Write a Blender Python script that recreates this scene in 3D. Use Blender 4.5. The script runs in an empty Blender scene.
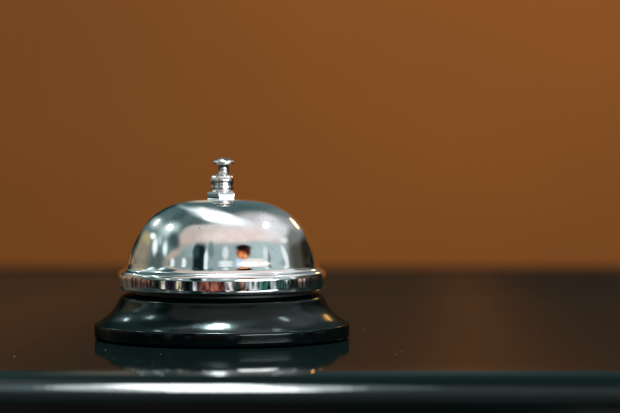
import bpy, bmesh, math, random
from mathutils import Vector

random.seed(7)
scene = bpy.context.scene
COL = scene.collection
R = math.radians
S = 0.000335                       # metres per unit of the bell's measured profile

# ------------------------------------------------------------------ camera
cam_d = bpy.data.cameras.new("camera")
cam_d.sensor_width = 36.0
cam_d.lens = 135.0
cam_d.clip_start = 0.01
cam_d.clip_end = 100.0
cam_d.dof.use_dof = True
cam_d.dof.focus_distance = 0.748
cam_d.dof.aperture_fstop = 8.4
cam = bpy.data.objects.new("camera", cam_d)
cam.location = (0.02948, -0.778875, 0.0666595)
cam.rotation_euler = (R(90 - 1.66296), 0, 0)
COL.objects.link(cam)
scene.camera = cam

# ------------------------------------------------------------------ view
scene.view_settings.view_transform = 'Standard'
scene.view_settings.look = 'None'
scene.view_settings.exposure = 0.0
scene.view_settings.gamma = 1.0
scene.cycles.max_bounces = 10
scene.cycles.glossy_bounces = 8
scene.cycles.use_denoising = True

# ------------------------------------------------------------------ world: the dim room behind the camera
world = bpy.data.worlds.new("World")
scene.world = world
world.use_nodes = True
WT = world.node_tree
WT.nodes.clear()


class X:
    """scalar socket with operators that grow Math nodes"""
    def __init__(self, s): self.s = s
    @staticmethod
    def op(kind, *a, clamp=False):
        n = WT.nodes.new("ShaderNodeMath"); n.operation = kind; n.use_clamp = clamp
        for i, v in enumerate(a):
            if isinstance(v, X): WT.links.new(v.s, n.inputs[i])
            else: n.inputs[i].default_value = v
        return X(n.outputs[0])
    def __add__(self, o): return X.op('ADD', self, o)
    __radd__ = __add__
    def __sub__(self, o): return X.op('SUBTRACT', self, o)
    def __rsub__(self, o): return X.op('SUBTRACT', o, self)
    def __mul__(self, o): return X.op('MULTIPLY', self, o)
    __rmul__ = __mul__
    def __truediv__(self, o): return X.op('DIVIDE', self, o)
    def abs(self): return X.op('ABSOLUTE', self)


def sstep(v, lo, hi):
    n = WT.nodes.new("ShaderNodeMapRange"); n.interpolation_type = 'SMOOTHSTEP'
    WT.links.new(v.s, n.inputs['Value'])
    n.inputs['From Min'].default_value = lo; n.inputs['From Max'].default_value = hi
    return X(n.outputs['Result'])


def mix(fac, a, b):
    n = WT.nodes.new("ShaderNodeMix"); n.data_type = 'RGBA'; n.clamp_factor = True
    WT.links.new(fac.s, n.inputs[0])
    for i, v in ((6, a), (7, b)):
        if isinstance(v, (tuple, list)): n.inputs[i].default_value = (*v[:3], 1)
        else: WT.links.new(v, n.inputs[i])
    return n.outputs[2]


def ramp(v, stops, interp='LINEAR'):
    n = WT.nodes.new("ShaderNodeValToRGB")
    cr = n.color_ramp; cr.interpolation = interp
    stops = sorted(stops)
    cr.elements[0].position = stops[0][0]; cr.elements[0].color = (*stops[0][1], 1)
    cr.elements[1].position = stops[-1][0]; cr.elements[1].color = (*stops[-1][1], 1)
    for p, c in stops[1:-1]:
        e = cr.elements.new(p); e.color = (*c, 1)
    WT.links.new(v.s, n.inputs[0])
    return n.outputs[0]


tc = WT.nodes.new("ShaderNodeTexCoord")
sp = WT.nodes.new("ShaderNodeSeparateXYZ")
WT.links.new(tc.outputs['Generated'], sp.inputs[0])
dx, dy, dz = (X(sp.outputs[i]) for i in range(3))
az = X.op('ARCTAN2', dx, 0.0 - dy) * (180 / math.pi)          # 0 = towards the camera, + = to its right
el = X.op('ARCSINE', dz) * (180 / math.pi)
azt = az / 360.0 + 0.5
zc = X.op('MAXIMUM', dz, 0.05)
gx, gy = dx / zc, dy / zc                                       # ceiling-plane coordinates


def ceil_box(x, y, hx, hy, soft, rot=0.0):
    c, s = math.cos(R(rot)), math.sin(R(rot))
    u = ((gx - x) * c + (gy - y) * s).abs()
    v = ((gy - y) * c - (gx - x) * s).abs()
    return (1.0 - sstep(u, hx - soft, hx + soft)) * (1.0 - sstep(v, hy - soft, hy + soft)) * sstep(dz, 0.2, 0.36)


def wall_box(a, e, ha, he, soft):
    u = (az - a).abs(); v = (el - e).abs()
    return (1.0 - sstep(u, ha - soft, ha + soft)) * (1.0 - sstep(v, he - soft, he + soft))


def lip_t(px):
    k = max(-1, min(1, (px - 222) / 103.5))
    return (2 * math.degrees(math.asin(k)) + 180) / 360


# eye-level band of the room (what the upright lip of the bell mirrors)
low = [(0.0, (.02, .02, .02)), (lip_t(121), (.30, .22, .15)), (lip_t(128), (.34, .24, .17)), (lip_t(140), (.22, .12, .09)),
       (lip_t(148), (.30, .16, .11)), (lip_t(155), (.10, .07, .06)), (lip_t(158), (.02, .02, .02)), (lip_t(163), (.02, .05, .04)),
       (lip_t(166), (.75, .72, .62)), (lip_t(168.5), (.05, .05, .06)), (lip_t(174), (.03, .02, .04)),
       (lip_t(178), (.02, .02, .03)), (lip_t(179.5), (.62, .60, .42)), (lip_t(184), (.62, .60, .46)), (lip_t(186), (.005, .012, .015)),
       (lip_t(195), (.005, .012, .015)), (lip_t(197), (.7, .75, .75)), (lip_t(199.5), (.03, .03, .03)),
       (lip_t(203), (.22, .10, .08)), (lip_t(215), (.34, .14, .10)), (lip_t(223), (.18, .06, .045)), (lip_t(226), (.06, .03, .03)),
       (lip_t(229), (.9, .85, .85)), (lip_t(234), (.5, .5, .5)), (lip_t(237), (.01, .03, .03)), (lip_t(241), (.03, .05, .05)),
       (lip_t(244), (.80, .42, .28)), (lip_t(247), (.35, .38, .38)), (lip_t(257), (.50, .54, .54)), (lip_t(261), (.10, .24, .22))]
low2 = [(0.0, (.10, .24, .22)), (lip_t(261), (.10, .24, .22)), (lip_t(265), (.03, .11, .10)), (lip_t(271), (.16, .30, .29)), (lip_t(273), (.55, .60, .60)),
        (lip_t(276), (.40, .45, .45)), (lip_t(278), (.02, .07, .07)), (lip_t(284), (.06, .13, .12)), (lip_t(287), (.70, .76, .76)),
        (lip_t(290), (.03, .04, .04)), (lip_t(297), (.04, .04, .04)), (lip_t(299), (.80, .48, .38)), (lip_t(304), (.55, .42, .36)),
        (lip_t(307), (.05, .05, .05)), (lip_t(313), (.10, .07, .05)), (lip_t(320), (.03, .02, .015)), (1.0, (.02, .02, .02))]
low_c = mix(sstep(az, 44.0, 44.4), ramp(azt, low), ramp(azt, low2))
clutter = WT.nodes.new("ShaderNodeTexNoise"); clutter.noise_dimensions = '2D'
clutter.inputs['Scale'].default_value = 1.0; clutter.inputs['Detail'].default_value = 3
cv = WT.nodes.new("ShaderNodeCombineXYZ")
WT.links.new((az * 0.32).s, cv.inputs[0]); WT.links.new((el * 0.10).s, cv.inputs[1]); WT.links.new(cv.outputs[0], clutter.inputs['Vector'])
cl = WT.nodes.new("ShaderNodeMix"); cl.data_type = 'RGBA'; cl.blend_type = 'MULTIPLY'; cl.inputs[0].default_value = 1.0
WT.links.new(low_c, cl.inputs[6]); WT.links.new((sstep(X(clutter.outputs['Fac']), 0.36, 0.66) * 1.7 + 0.08).s, cl.inputs[7])
gl_ = WT.nodes.new("ShaderNodeGamma"); gl_.inputs['Gamma'].default_value = 1.2
WT.links.new(cl.outputs[2], gl_.inputs['Color']); low_c = gl_.outputs[0]


# the rest of the room is laid out the way a light probe (a mirror ball) records it:
# hu, hv = heading and tilt of the ball's surface that would mirror a direction
hx, hy, hz = dx, dy - 0.99875, dz + 0.04994
hl = X.op('SQRT', hx * hx + hy * hy)
hu = 95.0 * (hx / X.op('MAXIMUM', hl, 0.0005))
hv = X.op('ARCTAN2', hz, hl) * (180 / math.pi)


def probe_box(u, v, a0, a1, b0, b1, soft):
    du, dv = hu - u, hv - v
    p = du * a0 + dv * a1
    q = du * b0 + dv * b1
    p2, q2 = p * p, q * q
    if soft >= 0.3:                                                                              # a soft oval
        return 1.0 - sstep(X.op('SQRT', p2 + q2), 1 - soft, 1 + soft)
    return 1.0 - sstep(X.op('SQRT', X.op('SQRT', p2 * p2 + q2 * q2)), 1 - soft, 1 + soft)     # a box with round corners


FEATURES = [
    (-9.22, 69.27, 0.0085, 0.01, 0.0025, -0.097, 0.5, (0.118, 0.188, 0.195)),
    (-74.21, 80.87, 0.0039, 0.0718, 0.0235, -0.1177, 0.5, (0.696, 0.62, 0.497)),
    (-50.36, 57.06, 0.0225, 0.0301, 0.0285, -0.0803, 0.5, (0.129, 0.21, 0.214)),
    (-62.18, 30.44, 0.0342, 0.0537, 0.0277, -0.033, 0.5, (0.195, 0.287, 0.292)),
    (-82.63, 18.56, 0.1004, 0.0272, 0.002, -0.0864, 0.5, (0.367, 0.321, 0.251)),
    (-58.58, 50.82, 0.059, 0.0977, 0.0791, -0.059, 0.6, (0.097, 0.16, 0.167)),
    (25.57, 63.99, 0.037, -0.0029, 0.0009, -0.1831, 0.6, (0.107, 0.174, 0.181)),
    (-1.19, 32.83, 0.0279, 0.0032, 0.0035, -0.1007, 0.2, (0.744, 0.696, 0.68)),
    (-30.85, 30.65, 0.075, 0.023, 0.0022, -0.105, 0.3, (0.696, 0.62, 0.606)),
    (47.68, 38.42, 0.0262, -0.0155, -0.0096, -0.0531, 0.5, (0.728, 0.712, 0.736)),
    (26.45, 31.07, 0.0239, -0.0038, -0.0006, -0.1139, 0.5, (0.921, 0.795, 0.76)),
    (-36.36, 27.17, 0.0633, 0.1246, 0.0805, -0.063, 0.5, (0.665, 0.557, 0.51)),
    (-44.27, 17.65, 0.0496, 0.0664, 0.1742, -0.2507, 0.6, (0.665, 0.497, 0.401)),
    (4.6, 15.24, 0.0208, 0.0001, 0.0, -0.1022, 0.28, (0.378, 0.472, 0.484)),
    (41.74, 16.46, 0.0356, -0.0054, -0.0017, -0.1003, 0.4, (0.523, 0.643, 0.65)),
    (-33.97, 10.82, 0.0557, 0.0096, 0.0049, -0.3194, 0.4, (0.278, 0.357, 0.357)),
    (78.09, 16.85, 0.0989, -0.0173, 0.0022, -0.0807, 0.5, (0.118, 0.115, 0.099)),
    (86.57, 17.89, 0.1971, -0.0449, 0.0004, -0.0794, 0.6, (0.038, 0.032, 0.023)),
    (77.49, 30.06, 0.1099, -0.0107, 0.034, -0.153, 0.6, (0.243, 0.26, 0.251)),
    (-91.92, 23.93, 0.2239, 0.0628, 0.0482, -0.0968, 0.6, (0.01, 0.033, 0.033)),  # this and the next four: dark patches added to darken the dome's rim
    (-91.52, 11.02, 0.3387, 0.0819, 0.0694, -0.1876, 0.6, (0.012, 0.033, 0.033)),
    (-93.65, 42.42, -0.095, 0.1184, 0.192, -0.0177, 0.6, (0.001, 0.023, 0.029)),
    (-92.32, 59.76, -0.0209, 0.0938, 0.1599, 0.0114, 0.6, (0.003, 0.048, 0.058)),
    (92.77, 20.64, 0.3133, -0.052, 0.0112, -0.1042, 0.6, (0.036, 0.023, 0.014)),
    (-47.98, 60.4, 0.0359, 0.0375, -0.0641, -0.4991, 0.7, (0.453, 0.585, 0.606)),
    (-6.27, 51.26, 0.0383, -0.0044, -0.0368, -0.1174, 0.6, (0.819, 0.827, 0.88)),
    (-9.42, 52.57, 0.0279, 0.0019, -0.0358, -0.1683, 0.75, (1.458, 1.545, 1.575)),  # glow added around the ceiling lamp to lengthen its sheen
    (-26.81, 58.05, 0.0672, 0.0205, -0.0825, -0.2593, 0.6, (1.179, 1.216, 1.264)),
    (56.72, 42.56, 0.0602, -0.0777, -0.0605, -0.0605, 0.8, (0.935, 0.935, 0.972)),  # soft halos added around the side and wall lamps, here and below
    (67.98, 35.01, 0.1248, -0.1547, -0.0776, -0.1096, 0.8, (0.819, 0.836, 0.853)),
    (67.37, 26.95, 0.2681, -0.1152, -0.0123, -0.3959, 0.7, (0.907, 0.935, 0.935)),
    (-80.27, 40.43, 0.0962, 0.2111, 0.1178, -0.0719, 0.8, (0.657, 0.76, 0.76)),
    (-60.34, 36.0, 0.0817, 0.1038, 0.0734, -0.1287, 0.8, (0.736, 0.88, 0.88)),
    (-21.13, 14.71, 0.1657, 0.0013, -0.0041, -0.1036, 0.29, (0.016, 0.032, 0.034)),
    (-24.88, 18.05, 0.3262, 0.0167, -0.0081, -0.2211, 0.6, (0.054, 0.092, 0.097)),
    (-14.28, 12.94, 0.5015, -0.0028, -0.0045, -0.1574, 0.5, (0.907, 1.001, 1.03)),
    (-35.96, 10.79, 0.501, 0.0913, 0.0061, -0.3778, 0.5, (0.935, 0.972, 1.001)),
    (-47.43, 10.57, 0.4973, 0.1255, 0.0093, -0.409, 0.5, (0.88, 0.935, 0.953)),
    (5.1, 17.52, 0.33, 0.0008, 0.0002, -0.2191, 0.6, (0.88, 0.953, 0.972)),
    (5.57, 10.69, 0.1459, 0.0035, -0.0034, 0.8103, 0.5, (0.907, 0.972, 1.001)),
    (32.15, 10.97, 0.0726, -0.0094, -0.0046, -0.4459, 0.2, (0.972, 0.935, 0.907)),
    (18.42, 11.63, 0.3381, -0.0171, -0.0026, -0.545, 0.6, (0.696, 0.819, 1.05)),
    (22.96, 17.61, 0.1458, -0.0115, -0.0016, -0.211, 0.3, (0.367, 0.087, 0.028)),
    (20.63, 15.95, 0.454, -0.0281, -0.0031, -0.4388, 0.8, (1.05, 0.424, 0.17)),
    (25.08, 15.15, 0.5009, -0.0387, -0.0049, -0.5295, 0.8, (1.05, 0.55, 0.269)),
    (23.3, 21.45, 0.1315, -0.0129, -0.003, -0.4296, 0.4, (0.016, 0.004, 0.002)),
    (27.94, 18.94, 0.4107, -0.0449, -0.0031, -0.3253, 0.6, (0.097, 0.012, 0.005)),
    (48.14, 12.59, 0.6284, 0.0301, 0.0138, -0.1808, 0.5, (0.188, 0.234, 0.243)),
    (45.24, 16.39, 0.3983, -0.0302, 0.0063, -0.1872, 0.6, (0.81, 0.88, 0.898)),
    (64.53, 15.1, 0.4375, 0.085, 0.0264, -0.1307, 0.5, (0.916, 0.972, 0.972)),
    (-68.56, 21.22, 0.3876, 0.1317, 0.0015, -0.1666, 0.7, (1.099, 1.213, 1.213)),
    (-57.51, 20.23, 0.4312, 0.129, 0.0028, -0.1893, 0.7, (0.983, 1.144, 1.144)),
    (-75.46, 28.7, 0.3072, 0.2051, 0.0371, -0.4248, 0.7, (1.301, 1.391, 1.391)),
    (-65.43, 26.09, 0.4509, 0.2323, 0.0137, -0.2483, 0.6, (0.55, 0.657, 0.657)),
    (-50.36, 26.76, 0.1787, 0.1166, 0.0251, -0.1434, 0.6, (0.078, 0.135, 0.144)),
    (-80.43, 26.55, 0.2435, 0.1651, 0.0231, -0.2049, 0.7, (0.523, 0.472, 0.26)),
    (-62.56, 12.55, 0.3251, 0.0784, 0.01, -0.2382, 0.6, (0.138, 0.17, 0.167)),
    (-9.74, 19.74, 0.3905, 0.0315, 0.0013, -0.1638, 0.6, (0.226, 0.316, 0.326)),
]
nz = WT.nodes.new("ShaderNodeTexNoise"); nz.inputs['Scale'].default_value = 5.0; nz.inputs['Detail'].default_value = 5
WT.links.new(tc.outputs['Generated'], nz.inputs['Vector'])
nzv = X(nz.outputs['Fac'])
room = mix(sstep(hu, -95.0, 95.0), (.11, .17, .17), (.22, .26, .26))
for u, v, a0, a1, b0, b1, soft, colr in FEATURES:
    room = mix(probe_box(u, v, a0, a1, b0, b1, soft), room, colr)
gm = WT.nodes.new("ShaderNodeGamma"); gm.inputs['Gamma'].default_value = 1.2
WT.links.new(room, gm.inputs['Color']); room = gm.outputs[0]
room = mix(probe_box(33, 7.4, 1 / 18, 0, 0, 1 / 2.5, .10), room, (16.0, 16.0, 16.0))  # bright patch added to put a white strip on the counter's edge
back = sstep(dy + (0.0 - dz) * 2.2, 0.35, 0.6)                   # behind the wall the room is dark
room = mix(back, room, (.015, .030, .030))
c = mix(sstep(el, 2.0, 8.0), low_c, room)
uneven = nzv * 0.5 + 0.75
mu_ = WT.nodes.new("ShaderNodeMix"); mu_.data_type = 'RGBA'; mu_.blend_type = 'MULTIPLY'; mu_.inputs[0].default_value = 1.0
WT.links.new(c, mu_.inputs[6]); WT.links.new(uneven.s, mu_.inputs[7]); c = mu_.outputs[2]
c = mix(sstep(el + (nzv - 0.5) * 6.0, -10.0, -18.0), c, (.020, .026, .028))
bg = WT.nodes.new("ShaderNodeBackground")
WT.links.new(c, bg.inputs['Color'])
bg.inputs['Strength'].default_value = 1.0
wo = WT.nodes.new("ShaderNodeOutputWorld")
WT.links.new(bg.outputs[0], wo.inputs[0])


# ------------------------------------------------------------------ lamps of the room
def area(name, loc, aim, sx, sy, radiance, color, shape='RECTANGLE', roll=0.0):
    d = bpy.data.lights.new(name, 'AREA')
    d.shape = shape; d.size = sx; d.size_y = sy; d.color = color
    a = sx * sy * (math.pi / 4 if shape == 'ELLIPSE' else 1)
    d.energy = radiance * math.pi * a
    o = bpy.data.objects.new(name, d)
    o.location = loc
    q = (Vector(aim) - Vector(loc)).to_track_quat('-Z', 'Y')
    o.rotation_euler = q.to_euler()
    COL.objects.link(o)
    return o


def at(dirv, dist, z0=0.03):
    v = Vector(dirv).normalized() * dist
    return (v.x, v.y, v.z + z0)


LAMP_H = 1.5


def overhead(name, gx_, gy_, sx, sy, radiance, color, roll=0.0, shape='RECTANGLE', h=LAMP_H):
    o = area(name, (gx_ * h, gy_ * h, h), (gx_ * h, gy_ * h, 0), sx, sy, radiance, color, shape)
    o.rotation_euler = (0, 0, R(roll))
    return o


overhead("ceiling_lamp", -0.045, 0.165, 0.14, 0.50, 90.0, (0.97, 1.0, 1.0), 8)
overhead("added_lamp_falloff", -0.050, 0.165, 0.29, 0.56, 26.0, (0.90, 1.0, 1.0), 8, 'ELLIPSE', LAMP_H + 0.02)  # larger dimmer light added to soften the lamp's highlight
overhead("added_lamp_glow", -0.065, 0.17, 0.52, 0.60, 3.0, (0.60, 0.95, 1.0), 8, 'ELLIPSE', LAMP_H + 0.04)  # wide weak light added for the teal tails of the highlight
area("wall_lamp", at((-1.08, 1.26, 1), 1.5), (0, 0, .03), 0.17, 0.08, 16.0, (0.85, 1.0, 1.0), 'ELLIPSE')
area("side_lamp", at((-.90, .30, 1), 1.7), (0, 0, .03), 0.30, 0.12, 15.0, (0.85, 1.0, 1.0), 'ELLIPSE')
area("side_lamp", at((.68, .22, 1), 1.7), (0, 0, .03), 0.40, 0.11, 13.0, (0.95, 1.0, 1.0), 'ELLIPSE')
area("warm_lamp", at((1.2, 2.35, 1), 1.2), (0, 0, .03), 0.19, 0.10, 18.0, (1.0, 0.40, 0.08), 'ELLIPSE')


def spot(name, loc, aim, watts, deg, blend, color):
    d = bpy.data.lights.new(name, 'SPOT')
    d.energy = watts; d.spot_size = R(deg); d.spot_blend = blend; d.color = color; d.shadow_soft_size = 0.03
    o = bpy.data.objects.new(name, d)
    o.location = loc
    o.rotation_euler = (Vector(aim) - Vector(loc)).to_track_quat('-Z', 'Y').to_euler()
    COL.objects.link(o)
    return o


# added warm spot, no fixture seen, makes a pool of light on the wall
spot("added_wall_spot", (0.32, 0.35, 0.85), (0.22, 1.2, 0.30), 28.5, 42, 1.0, (1.0, 0.83, 0.44))


# ------------------------------------------------------------------ materials
def material(name):
    m = bpy.data.materials.new(name); m.use_nodes = True
    nt = m.node_tree
    return m, nt, nt.nodes['Principled BSDF']


def link(nt, a, b): nt.links.new(a, b)


def noise(nt, scale, detail=4, rough=0.55, vec=None, coord='Object', sc=None):
    n = nt.nodes.new("ShaderNodeTexNoise"); n.inputs['Scale'].default_value = scale
    n.inputs['Detail'].default_value = detail; n.inputs['Roughness'].default_value = rough
    t = nt.nodes.new("ShaderNodeTexCoord")
    src = t.outputs[coord]
    if sc:
        mp = nt.nodes.new("ShaderNodeMapping"); mp.inputs['Scale'].default_value = sc
        link(nt, src, mp.inputs['Vector']); src = mp.outputs[0]
    link(nt, src, n.inputs['Vector'])
    return n.outputs['Fac']


def maprange(nt, s, a, b, c, d):
    n = nt.nodes.new("ShaderNodeMapRange")
    link(nt, s, n.inputs['Value'])
    for k, v in zip(('From Min', 'From Max', 'To Min', 'To Max'), (a, b, c, d)):
        n.inputs[k].default_value = v
    return n.outputs['Result']


def bump(nt, p, s, strength, dist):
    b = nt.nodes.new("ShaderNodeBump"); b.inputs['Strength'].default_value = strength
    b.inputs['Distance'].default_value = dist
    link(nt, s, b.inputs['Height']); link(nt, b.outputs[0], p.inputs['Normal'])


def chrome(name, rough_lo, rough_hi, tarnish=0.0):
    m, nt, p = material(name)
    p.inputs['Metallic'].default_value = 1.0
    f = noise(nt, 90, 5, 0.6)
    link(nt, maprange(nt, f, 0.36, 0.72, rough_lo, rough_hi), p.inputs['Roughness'])
    g = noise(nt, 900, 3, 0.7)
    t = nt.nodes.new("ShaderNodeTexCoord"); xyz = nt.nodes.new("ShaderNodeSeparateXYZ"); link(nt, t.outputs['Object'], xyz.inputs[0])
    wear = maprange(nt, xyz.outputs[2], 0.024, 0.046, 0.0, 0.085)          # wear is thicker towards the crown
    ad = nt.nodes.new("ShaderNodeMath"); ad.operation = 'ADD'; link(nt, g, ad.inputs[0]); link(nt, wear, ad.inputs[1]); g = ad.outputs[0]
    mx = nt.nodes.new("ShaderNodeMix"); mx.data_type = 'RGBA'
    mx.inputs[6].default_value = (.86, .87, .86, 1); mx.inputs[7].default_value = (.30, .33, .32, 1)
    link(nt, maprange(nt, g, 0.685, 0.76, 0.0, tarnish), mx.inputs[0])
    link(nt, mx.outputs[2], p.inputs['Base Color'])
    bump(nt, p, noise(nt, 130, 3, 0.5), 0.018, 0.0005)
    return m


M_DOME = chrome("polished_chrome", 0.04, 0.11, 0.75)
M_NUT = chrome("turned_chrome", 0.04, 0.10, 0.4)

def coated(name, body, ior, cap, rough, bump_scale, bump_strength, tint=(.96, .98, .98)):
    """dark body under a thin gloss coat whose mirror never gets stronger than cap"""
    m, nt, p = material(name)
    nt.nodes.remove(p)
    out = nt.nodes['Material Output']
    df = nt.nodes.new("ShaderNodeBsdfDiffuse"); df.inputs['Color'].default_value = (*body, 1)
    gl = nt.nodes.new("ShaderNodeBsdfGlossy"); gl.inputs['Color'].default_value = (*tint, 1)
    link(nt, rough(nt), gl.inputs['Roughness'])
    fr = nt.nodes.new("ShaderNodeFresnel"); fr.inputs['IOR'].default_value = ior
    mn = nt.nodes.new("ShaderNodeMath"); mn.operation = 'MINIMUM'
    link(nt, fr.outputs[0], mn.inputs[0])
    if callable(cap): link(nt, cap(nt), mn.inputs[1])
    else: mn.inputs[1].default_value = cap
    ms = nt.nodes.new("ShaderNodeMixShader")
    link(nt, mn.outputs[0], ms.inputs[0]); link(nt, df.outputs[0], ms.inputs[1]); link(nt, gl.outputs[0], ms.inputs[2])
    link(nt, ms.outputs[0], out.inputs['Surface'])
    bw = nt.nodes.new("ShaderNodeBump"); bw.inputs['Strength'].default_value = bump_strength; bw.inputs['Distance'].default_value = 0.002
    link(nt, noise(nt, bump_scale * .22, 2, 0.5), bw.inputs['Height'])
    bp = nt.nodes.new("ShaderNodeBump"); bp.inputs['Strength'].default_value = bump_strength; bp.inputs['Distance'].default_value = 0.0005
    link(nt, bw.outputs[0], bp.inputs['Normal']); link(nt, noise(nt, bump_scale, 3, 0.5), bp.inputs['Height']); link(nt, bp.outputs[0], gl.inputs['Normal'])
    return m


M_BASE = coated("black_enamel", (.0008, .0024, .0024), 1.34, 0.075,
                lambda nt: maprange(nt, noise(nt, 60, 5, 0.6), 0.3, 0.75, 0.10, 0.19), 400, 0.06, (.82, 1.0, .99))


def reflection_bands(nt):
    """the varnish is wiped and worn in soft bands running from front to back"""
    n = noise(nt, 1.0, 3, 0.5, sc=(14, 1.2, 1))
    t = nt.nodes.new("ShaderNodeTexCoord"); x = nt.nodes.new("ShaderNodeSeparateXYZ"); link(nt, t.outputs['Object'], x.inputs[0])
    sk = nt.nodes.new("ShaderNodeMath"); sk.operation = 'MULTIPLY_ADD'                 # the painted reflection bands run slightly askew
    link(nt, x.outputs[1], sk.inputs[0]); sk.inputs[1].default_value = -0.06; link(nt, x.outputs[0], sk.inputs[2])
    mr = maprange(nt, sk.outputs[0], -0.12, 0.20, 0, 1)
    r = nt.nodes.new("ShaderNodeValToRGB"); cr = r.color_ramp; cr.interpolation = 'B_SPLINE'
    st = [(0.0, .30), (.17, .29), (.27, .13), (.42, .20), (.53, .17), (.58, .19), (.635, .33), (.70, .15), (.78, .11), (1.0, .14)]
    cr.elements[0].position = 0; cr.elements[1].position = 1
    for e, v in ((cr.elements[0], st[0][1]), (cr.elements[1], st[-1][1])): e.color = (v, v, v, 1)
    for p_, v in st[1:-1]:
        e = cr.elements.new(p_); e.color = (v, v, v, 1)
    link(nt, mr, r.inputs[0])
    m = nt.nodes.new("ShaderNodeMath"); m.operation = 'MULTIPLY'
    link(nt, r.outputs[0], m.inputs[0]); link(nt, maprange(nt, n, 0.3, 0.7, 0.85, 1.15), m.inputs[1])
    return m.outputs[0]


M_NECK, nt, p = material("dark_steel")
p.inputs['Base Color'].default_value = (.01, .013, .014, 1)
p.inputs['Roughness'].default_value = 0.45

M_RUB, nt, p = material("dark_felt")
p.inputs['Base Color'].default_value = (.008, .009, .009, 1)
p.inputs['Roughness'].default_value = 0.9

M_TOP = coated("black_varnish", (.0022, .0052, .0050), 1.225, reflection_bands,
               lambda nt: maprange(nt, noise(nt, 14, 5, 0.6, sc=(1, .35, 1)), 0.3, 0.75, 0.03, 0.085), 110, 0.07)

M_WALL, nt, p = material("orange_brown_paint")
p.inputs['Roughness'].default_value = 0.75
p.inputs['Specular IOR Level'].default_value = 0.2
mx = nt.nodes.new("ShaderNodeMix"); mx.data_type = 'RGBA'
mx.inputs[6].default_value = (.130, .0380, .0021, 1); mx.inputs[7].default_value = (.145, .0432, .0025, 1)
link(nt, maprange(nt, noise(nt, 3.0, 4, 0.5), 0.35, 0.65, 0, 1), mx.inputs[0])
link(nt, mx.outputs[2], p.inputs['Base Color'])
bump(nt, p, noise(nt, 220, 4, 0.6), 0.15, 0.002)

M_DUST, nt, p = material("dust")
p.inputs['Base Color'].default_value = (.35, .34, .32, 1)
p.inputs['Roughness'].default_value = 0.9


# ------------------------------------------------------------------ mesh helpers
def obj(name, bm, mat, parent=None, smooth=True):
    me = bpy.data.meshes.new(name)
    bmesh.ops.recalc_face_normals(bm, faces=bm.faces)
    bm.to_mesh(me); bm.free()
    if smooth:
        for f in me.polygons: f.use_smooth = True
    me.materials.append(mat)
    o = bpy.data.objects.new(name, me)
    COL.objects.link(o)
    if parent: o.parent = parent
    return o


def spline(pts, n):
    """Catmull-Rom through pts (centripetal enough for these close profiles)"""
    P = [Vector(p) for p in pts]
    P = [2 * P[0] - P[1]] + P + [2 * P[-1] - P[-2]]
    outp = []
    for i in range(1, len(P) - 2):
        for k in range(n):
            t = k / n
            a, b, c_, d = P[i - 1], P[i], P[i + 1], P[i + 2]
            outp.append(0.5 * ((2 * b) + (c_ - a) * t + (2 * a - 5 * b + 4 * c_ - d) * t * t + (3 * b - a - 3 * c_ + d) * t ** 3))
    outp.append(P[-2])
    return outp


def rounded(pts, r, n=5):
    """polyline with its inner corners rounded by radius r (or a list of radii)"""
    P = [Vector(p) for p in pts]
    outp = [P[0]]
    for i in range(1, len(P) - 1):
        ri = r[i - 1] if isinstance(r, (list, tuple)) else r
        a, b, c_ = P[i - 1], P[i], P[i + 1]
        u, v = (a - b), (c_ - b)
        k = min(ri, u.length * .48, v.length * .48)
        s, e = b + u.normalized() * k, b + v.normalized() * k
        for j in range(n + 1):
            t = j / n
            outp.append((1 - t) ** 2 * s + 2 * t * (1 - t) * b + t * t * e)
    outp.append(P[-1])
    return outp


def lathe(profile, seg=160, scale=S):
    bm = bmesh.new()
    rings = []
    for r, z in profile:
        if r < 1e-4:
            rings.append([bm.verts.new((0, 0, z * scale))])
        else:
            rings.append([bm.verts.new((r * scale * math.cos(2 * math.pi * k / seg), r * scale * math.sin(2 * math.pi * k / seg), z * scale)) for k in range(seg)])
    for a, b in zip(rings, rings[1:]):
        for k in range(seg):
            k2 = (k + 1) % seg
            if len(a) == 1 and len(b) == 1: continue
            if len(a) == 1: bm.faces.new((a[0], b[k], b[k2]))
            elif len(b) == 1: bm.faces.new((a[k], a[k2], b[0]))
            else: bm.faces.new((a[k], a[k2], b[k2], b[k]))
    return bm


# ------------------------------------------------------------------ the wall and the counter
WALL_Y = 1.2
bm = bmesh.new()
v = [bm.verts.new(p_) for p_ in ((-0.72, WALL_Y, -0.75), (0.78, WALL_Y, -0.75), (0.78, WALL_Y, 0.35), (-0.72, WALL_Y, 0.35),
                                 (-0.72, WALL_Y + .08, -0.75), (0.78, WALL_Y + .08, -0.75), (0.78, WALL_Y + .08, 0.35), (-0.72, WALL_Y + .08, 0.35))]
for f in ((0, 1, 2, 3), (5, 4, 7, 6), (4, 0, 3, 7), (1, 5, 6, 2), (3, 2, 6, 7), (4, 5, 1, 0)):
    bm.faces.new([v[i] for i in f])
wall = obj("wall", bm, M_WALL, smooth=False)
wall['kind'] = 'structure'
wall['category'] = 'wall'
wall['label'] = 'plain orange-brown painted wall, out of focus behind the counter'

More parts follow.
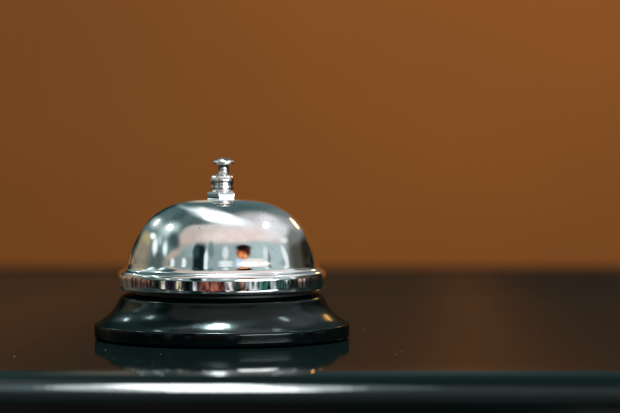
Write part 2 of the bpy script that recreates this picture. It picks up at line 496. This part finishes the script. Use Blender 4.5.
# counter: a slab whose front edge is a wide soft curve that tightens into an upright face
FRONT, BACK, THICK = -0.0985, 0.438, 0.036
prof = [(BACK - .003, -THICK), (BACK, -THICK + .003), (BACK, -.003), (BACK - .003, 0.0), (0.2, 0.0), (0.0, 0.0), (FRONT + .03, 0.0)]
RB, TH = 0.0035, R(44)
yy_, zz_, th = FRONT, 0.0, 0.0
for k in range(132):                                  # the curve tightens gradually
    t = R(44) * (k + 0.5) / 132
    rad = 0.018 + 0.22 * math.exp(-((math.degrees(t) - 4.2) / 1.6) ** 2)
    ds = rad * R(44) / 132
    yy_ -= ds * math.cos(t); zz_ -= ds * math.sin(t)
    prof.append((yy_, zz_))
y1, z1 = prof[-1]
cyy, czz = y1 + RB * math.sin(TH), z1 - RB * math.cos(TH)
for k in range(1, 11):
    t = TH + (math.pi / 2 - TH) * k / 10
    prof.append((cyy - RB * math.sin(t), czz + RB * math.cos(t)))
prof += [(prof[-1][0], -THICK + .003), (prof[-1][0] + .003, -THICK)]
bm = bmesh.new()
xs = [-1.0, -0.9985, -0.5, 0.0, 0.5, 0.9985, 1.0]
cols = [[bm.verts.new((x, y, z)) for y, z in prof] for x in xs]
n = len(prof)
for a, b in zip(cols, cols[1:]):
    for k in range(n):
        bm.faces.new((a[k], a[(k + 1) % n], b[(k + 1) % n], b[k]))
bm.faces.new(cols[0]); bm.faces.new(cols[-1][::-1])
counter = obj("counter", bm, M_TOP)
counter.data.set_sharp_from_angle(angle=R(50))
counter['kind'] = 'structure'
counter['category'] = 'counter'
counter['label'] = 'glossy black counter with a rounded front edge, under the bell'

# ------------------------------------------------------------------ the bell
bell = bpy.data.objects.new("desk_bell", None)
bell.empty_display_size = 0.02
bell.location = (0, 0, 0)
COL.objects.link(bell)
bell['label'] = 'shiny chrome desk bell with push button on a flared black base'
bell['category'] = 'bell'

# base: upright rim, hollow flare, rounded shoulder, recessed top
def bez(p, q, r, n=24):
    return [tuple((1 - t) ** 2 * Vector(p) + 2 * t * (1 - t) * Vector(q) + t * t * Vector(r)) for t in (k / n for k in range(n + 1))]


flare = bez((126.3, 15.0), (109.2, 22.9), (102.6, 39.2))
base_p = [(0, 3.0), (118, 3.0), (118.5, 1.2), (125.2, 1.2)]
base_p += [(126.6, 1.8), (127.2, 3.0), (127.4, 6), (127.3, 11.0), (127.25, 13.0), (127.0, 14.2), (126.7, 14.75)]
base_p += [tuple(q) for q in flare]
base_p += bez((102.6, 39.2), (100.7, 43.7), (95.0, 44.1), 10)[1:] + [(90, 44.25), (40, 44.4), (0, 44.4)]
base = obj("base", lathe(base_p, 192), M_BASE, bell)
foot = obj("foot_ring", lathe([(100, 3.0), (100, 0.15), (117, 0.15), (117, 3.0)], 96), M_RUB, base)
neck = obj("neck", lathe(rounded([(0, 44.3), (88, 44.3), (86, 54), (30, 58), (0, 58)], 2), 96), M_NECK, bell)

# dome: lip band, step, wall and crown as one thin shell
outer = [(100.5, 49.6), (102.8, 49.7), (103.6, 50.2), (103.9, 51.2), (103.95, 55.0), (103.9, 62.0), (103.7, 64.8), (103.0, 66.6), (101.6, 67.8), (99.8, 68.6), (98.2, 69.6), (97.2, 71.2)]
def crown_r(z):
    u = max(0.0, 1 - (max(0.0, z - 72.0) / 67.8) ** 1.72)
    return 95.4 * u ** (1 / 3.1) + 2.2 * math.exp(-(z - 71.0) / 2.2)


crown = [(crown_r(71.2 + 68.6 * math.sin(k / 60 * math.pi / 2)), 71.2 + 68.6 * math.sin(k / 60 * math.pi / 2)) for k in range(1, 58)]
crown = [q for q in crown if q[0] > 12] + [(8, 139.78), (0, 139.8)]
crown = [(97.3, 71.2)] + crown
inner = [(0, 137.6), (20, 137.2), (34, 135.8), (46, 133), (55, 129.4), (65, 123.5), (74, 116), (81, 106.8), (87, 95), (91, 83), (95, 69), (99, 66), (100.5, 63), (100.2, 49.8)]
dome = obj("dome", lathe(outer + [tuple(q) for q in crown[1:]] + inner + [(100.5, 49.6)], 224), M_DOME, bell)

# hex nut on the crown
bm = bmesh.new()
RN = 15.6
rows = []
for r_, z_ in ((RN * .93, 139.0), (RN, 140.0), (RN, 145.0), (RN * .95, 146.0), (RN * .5, 146.3)):
    rows.append([bm.verts.new((r_ * S * math.cos(R(-98 + 60 * k)), r_ * S * math.sin(R(-98 + 60 * k)), z_ * S)) for k in range(6)])
for a, b in zip(rows, rows[1:]):
    for k in range(6):
        bm.faces.new((a[k], a[(k + 1) % 6], b[(k + 1) % 6], b[k]))
bm.faces.new(rows[0][::-1]); bm.faces.new(rows[-1])
bmesh.ops.bevel(bm, geom=[e for e in bm.edges], offset=.00012, segments=2, affect='EDGES')
nut = obj("nut", bm, M_NUT, bell)
nut.data.set_sharp_from_angle(angle=R(40))

collar_p = [(0, 146.0), (9.5, 146.0), (10.9, 147.4), (11.5, 149.6), (11.4, 151.6), (10.9, 152.9), (11.2, 153.9), (11.9, 155.6), (12.1, 157.6), (11.7, 159.8), (10.6, 161.8), (8.6, 163.2), (5.6, 163.7), (0, 163.7)]
collar = obj("collar", lathe(collar_p, 64), M_NUT, bell)
stem = obj("plunger", lathe([(0, 160.0), (5.3, 160.0), (5.3, 173.0), (6.0, 174.3), (0, 174.3)], 48), M_NUT, bell)
btn = obj("push_button", lathe([(0, 174.2), (6.5, 173.7), (9.8, 173.9), (10.5, 174.3), (10.8, 175.2), (10.6, 176.4), (9.6, 177.4), (7.4, 178.5), (4.6, 179.4), (2.2, 179.8), (0, 179.9)], 64), M_NUT, stem)
for o in (stem,):
    o.location.x = 1.6 * S
    o.rotation_euler.y = 0.0

# ------------------------------------------------------------------ dust flecks on the varnish
bm = bmesh.new()
for k in range(45):
    x = random.uniform(-0.2, 0.3); y = random.uniform(-0.105, 0.16)
    if math.hypot(x, y) < 0.046: continue
    r_ = random.choice((.00007, .00009, .00011, .00016)) * random.uniform(.7, 1.2)
    m_ = bmesh.ops.create_icosphere(bm, subdivisions=1, radius=r_)
    ex = random.uniform(.6, 2.0)
    for vv in m_['verts']:
        vv.co = Vector((vv.co.x * ex + x, vv.co.y + y, vv.co.z * .7 + r_ * .5))
dust = obj("dust", bm, M_DUST)
dust['kind'] = 'stuff'
dust['label'] = 'fine pale dust flecks lying on the black counter'
dust['category'] = 'dust'
